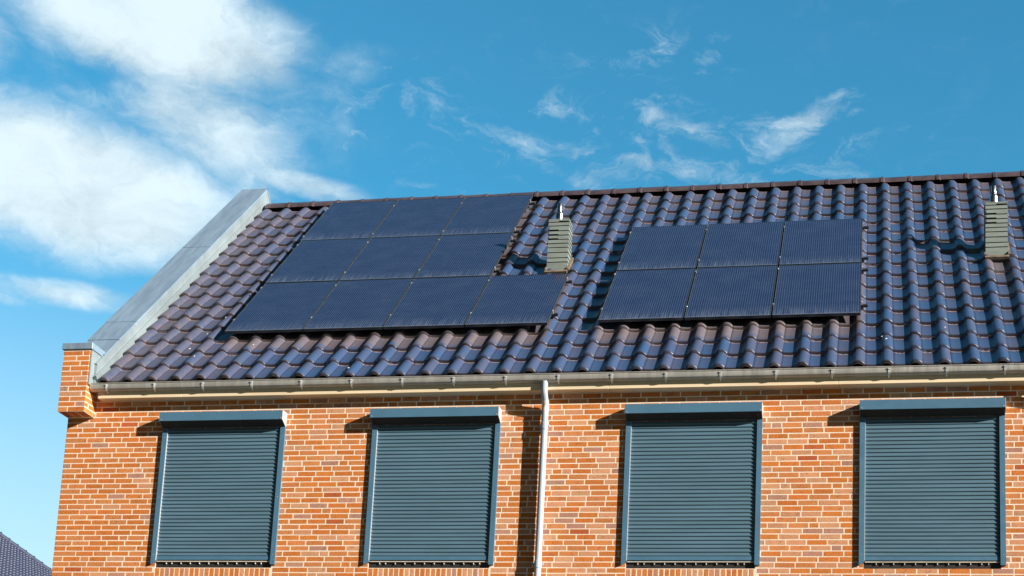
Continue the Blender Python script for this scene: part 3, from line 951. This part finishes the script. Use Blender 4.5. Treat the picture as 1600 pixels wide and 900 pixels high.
# ------------------------------------------------------------------ solar panels
PW_, PH_ = .990, 1.578
def roof_matrix(u, s, h):
    m = ROOF_M.copy(); m.translation = ROOF_M @ Vector((u, s, h)); return m
def panel_proto():
    ft = .035; fw_ = .011
    f = MB()
    f.box((0, 0, -ft), (PW_, fw_, 0)); f.box((0, PH_-fw_, -ft), (PW_, PH_, 0))
    f.box((0, fw_, -ft), (fw_, PH_-fw_, 0)); f.box((PW_-fw_, fw_, -ft), (PW_, PH_-fw_, 0))
    e = MB(); e.box((0, 0, 0), (PW_, .0055, .0006)); e.box((0, .0055, 0), (.003, PH_-.003, .0006))
    gl = MB(); gl.box((fw_, fw_, -.012), (PW_-fw_, PH_-fw_, -.0015))
    bk = MB(); bk.box((fw_, fw_, -.016), (PW_-fw_, PH_-fw_, -.0125))
    return f, e, gl, bk
PROTO = None
def panel(u, s, h, label, group, rr):
    global PROTO
    j = Matrix.Rotation(rr.uniform(-.0015, .0015), 4, 'X') @ Matrix.Rotation(rr.uniform(-.0012, .0012), 4, 'Y')
    m = roof_matrix(u, s, h) @ j
    root = empty('solar_panel', None, label, 'solar panel', group, matrix=m)
    if PROTO is None:
        f, e, gl, bk = panel_proto()
        PROTO = []
        for mb, nm, mt in ((f, 'frame', 'frame'), (e, 'frame_edge', 'alu'), (gl, 'glass', 'cells'), (bk, 'backsheet', 'rubber_and_shade')):
            o = mb.build(nm, mt)
            PROTO.append(o)
            o.parent = root
    else:
        for p in PROTO:
            o = p.copy(); scene.collection.objects.link(o); o.parent = root
    return root
rr = random.Random(11)
H_ = .115
ord_ = ['leftmost', 'second from left', 'third from left', 'rightmost']
g1 = 'ten solar panels of the left stepped field'
for k_ in range(4):
    lab = ['solar panel at the bottom left corner of the ten-panel field, nearest the gutter',
           'second panel from the left in the four-panel bottom row of the stepped field',
           'third panel from the left in the four-panel bottom row of the stepped field',
           'solar panel standing out right of its field, directly below the left chimney'][k_]
    panel(.762+1.0045*k_, 1.137, H_, lab, g1, rr)
for k_ in range(3):
    lab = ['left panel in the middle row of the ten-panel field',
           'panel in the very middle of the ten-panel stepped field',
           'right panel of the middle row, left of the chimney, touched by the flue shadow'][k_]
    panel(.750+1.0035*k_, 2.745, H_, lab, g1, rr)
for k_ in range(3):
    lab = ['topmost left panel of the ten-panel field, at the ridge nearest the gable',
           'middle panel of the row touching the ridge',
           'right panel of the row touching the ridge, up and left of the chimney'][k_]
    panel(.728+1.0035*k_, 4.338, H_, lab, g1, rr)
g2 = 'six solar panels of the right rectangular field'
for r_, s_ in enumerate((1.172, 2.778)):
    for k_ in range(3):
        lab = [['bottom left panel of the six-panel field', 'bottom middle panel of the six-panel field', 'bottom right panel of the six-panel field'],
               ['top left panel of the six-panel field, with pale dirt along its foot', 'top middle panel of the six-panel field', 'top right panel of the six-panel field']][r_][k_]
        panel(5.370+1.0085*k_, s_, H_, lab, g2, rr)

# mounting rails with clamps and roof hooks
def rail(u0, u1, s, label, group, clamps):
    m = roof_matrix(u0, s, 0)
    r = MB()
    L = u1-u0
    r.box((0, -.020, .048), (L, .020, .0785), bev=.003)
    o = r.build('mounting_rail', 'railm', None, m)
    tag(o, label, 'mounting rail', group)
    for c in clamps:
        k_ = MB()
        x_ = c-u0
        k_.box((x_-.0065, -.022, .0786), (x_+.0065, .022, .1155)); k_.box((x_-.010, -.018, .1160), (x_+.010, .018, .1195), bev=.001)
        k_.tube([(x_, 0, .1195), (x_, 0, .1245)], .006, 8)
        q = k_.build('clamp', 'alu', None, m); q.parent = o; q.matrix_parent_inverse = o.matrix_world.inverted()
    x_ = .25
    while x_ < L-.1:
        # hooks sit in the pan beside a roll
        ug = u0+x_
        un = math.floor(ug/TW)*TW+.08-u0
        k_ = MB(); k_.box((un-.015, -.12, -.006), (un+.015, .03, .002)); k_.box((un-.015, .022, .002), (un+.015, .030, .0475))
        q = k_.build('roof_hook', 'alu', None, m); q.parent = o; q.matrix_parent_inverse = o.matrix_world.inverted()
        x_ += .9
    e = MB(); e.box((L+.0003, -.017, .051), (L+.004, .017, .0755)); q = e.build('rail_end', 'rubber_and_shade', None, m); q.parent = o; q.matrix_parent_inverse = o.matrix_world.inverted()
ga, gb = 'rails under the stepped field', 'rails under the rectangular field'
def cl(u, n, pitch=1.004): return [u-.007]+[u+pitch*k_-.007 for k_ in range(1, n)]+[u+pitch*(n-1)+.990+.008]
rail(.735, 4.83, 1.497, 'lower black rail under the bottom row of the stepped field', ga, cl(.762, 4, 1.0045))
rail(.735, 4.83, 2.56, 'upper black rail under the four-panel row, its end just right of the chimney foot', ga, cl(.762, 4, 1.0045))
rail(.72, 3.815, 3.021, 'lower black rail under the middle row of the stepped field', ga, cl(.750, 3, 1.0035))
rail(.72, 3.815, 4.15, 'upper black rail under the middle row of the stepped field', ga, cl(.750, 3, 1.0035))
rail(.70, 3.80, 4.50, 'lower black rail under the panel row at the ridge', ga, cl(.728, 3, 1.0035))
rail(.70, 3.80, 5.67, 'upper black rail under the panel row at the ridge', ga, cl(.728, 3, 1.0035))
rail(5.335, 8.455, 1.504, 'lowest black rail under the six-panel field', gb, cl(5.370, 3, 1.0085))
rail(5.335, 8.455, 2.64, 'second black rail from below under the six-panel field', gb, cl(5.370, 3, 1.0085))
rail(5.335, 8.455, 3.036, 'third black rail from below under the six-panel field', gb, cl(5.370, 3, 1.0085))
rail(5.335, 8.455, 4.149, 'topmost black rail under the six-panel field', gb, cl(5.370, 3, 1.0085))

# ------------------------------------------------------------------ neighbouring house, far left
def world_ray(px, py):
    v = Vector(((px-888.456)/2490.185, -(py-955.057)/2490.185, 1))
    return (r2*v.x+u2*v.y+fw*v.z).normalized()
A = Vector((-19.969, 32.0, 14.0))           # a point on its hip
th = R(5)
e_ = Vector((-math.sin(th), math.cos(th), 0))
perp = Vector((-e_.y, e_.x, 0))
pit = R(38)
upn = perp*math.cos(pit)+Vector((0, 0, math.sin(pit)))
nn = e_.cross(upn)
if nn.z < 0: nn = -nn
camp = M.translation
d0 = world_ray(0, 836); A = camp+d0*((32.0-camp.y)/d0.y)
d1 = world_ray(80, 894); B = camp+d1*((A-camp).dot(nn)/d1.dot(nn))
ha, hw_ = (B-A).dot(e_), (B-A).dot(upn)     # hip falls hw_ over ha
NM = Matrix((e_, upn, nn)).transposed().to_4x4()
hip = lambda w: ha/hw_*w                    # along-position of the hip at slope height w (0 at A)
nb = empty('tiled_house', (A.x, A.y-4, 0), 'distant house at the lower left with a dark blue grey tiled hip roof', 'house')
TWn, TGn = .235, .29
W0, W1 = -5.0, 2.0
NM0 = NM.copy(); NM0.translation = A+e_*(-12)+upn*W0
n_c, n_r = int((12+hip(W0))/TWn)+1, int((W1-W0)/TGn)
sp = [PROF[q] for q in (0, 1, 3, 5, 7, 9, 10, 12, 14, 15, 16)]
keep = lambda i, j: (i+1)*TWn-12 < hip(W0+(j+.6)*TGn)
dat = tile_mesh(n_c+2, n_r, sp, first=0, keep=keep, tw=TWn, tg=TGn, edge=2)
MAT['lap'] = mat_plain('pale lap edge', (.30, .31, .36), .6)
rf = roof_obj('roof', dat, ['tile_far', 'lap'], None, NM0)
rf.parent = nb; rf.matrix_parent_inverse = nb.matrix_world.inverted()
hc = MB()
w = W0
dirh = (e_*ha+upn*hw_).normalized()
if dirh.z > 0: dirh = -dirh
top = A+e_*hip(W1)+upn*W1
L = (W1-W0)/abs(hw_)*math.hypot(ha, hw_)
q = 0
while q < L:
    a_ = top+dirh*q+nn*.0; b_ = top+dirh*(q+.40)
    hc.tube([a_, b_-dirh*.03, b_-dirh*.028, b_], [.085, .10, .115, .115], 10)
    q += .38
hc.build('hip_tiles', 'tile_far', nb, None, 40)
# body and the hidden slopes
bt = MB()
eb = A+e_*hip(W0)+upn*W0; ea = A+e_*(-12)+upn*W0
tb = top; ta = A+e_*(-12+0)+upn*W1
off = perp*8
bt.add([ea-nn*.06, eb-nn*.06, tb-nn*.06, ta-nn*.06, ea+perp*11, eb+perp*11], [(0, 1, 2, 3), (3, 2, 5, 4), (1, 5, 2), (0, 3, 4)], 0)
bt.build('roof_deck', 'tile_far', nb)
wl = MB()
i0, i1 = ea+perp*.4, eb+perp*.4-e_*.4
vs = [Vector((p.x, p.y, z)) for z in (0, eb.z-.05) for p in (i0, i1, i1+perp*10, i0+perp*10)]
wl.add(vs, [(0, 1, 5, 4), (1, 2, 6, 5), (2, 3, 7, 6), (3, 0, 4, 7), (4, 5, 6, 7)])
MAT['gable'] = mat_plain('pale render wall', (.32, .2, .14), .9)
wl.build('wall', 'gable', nb)
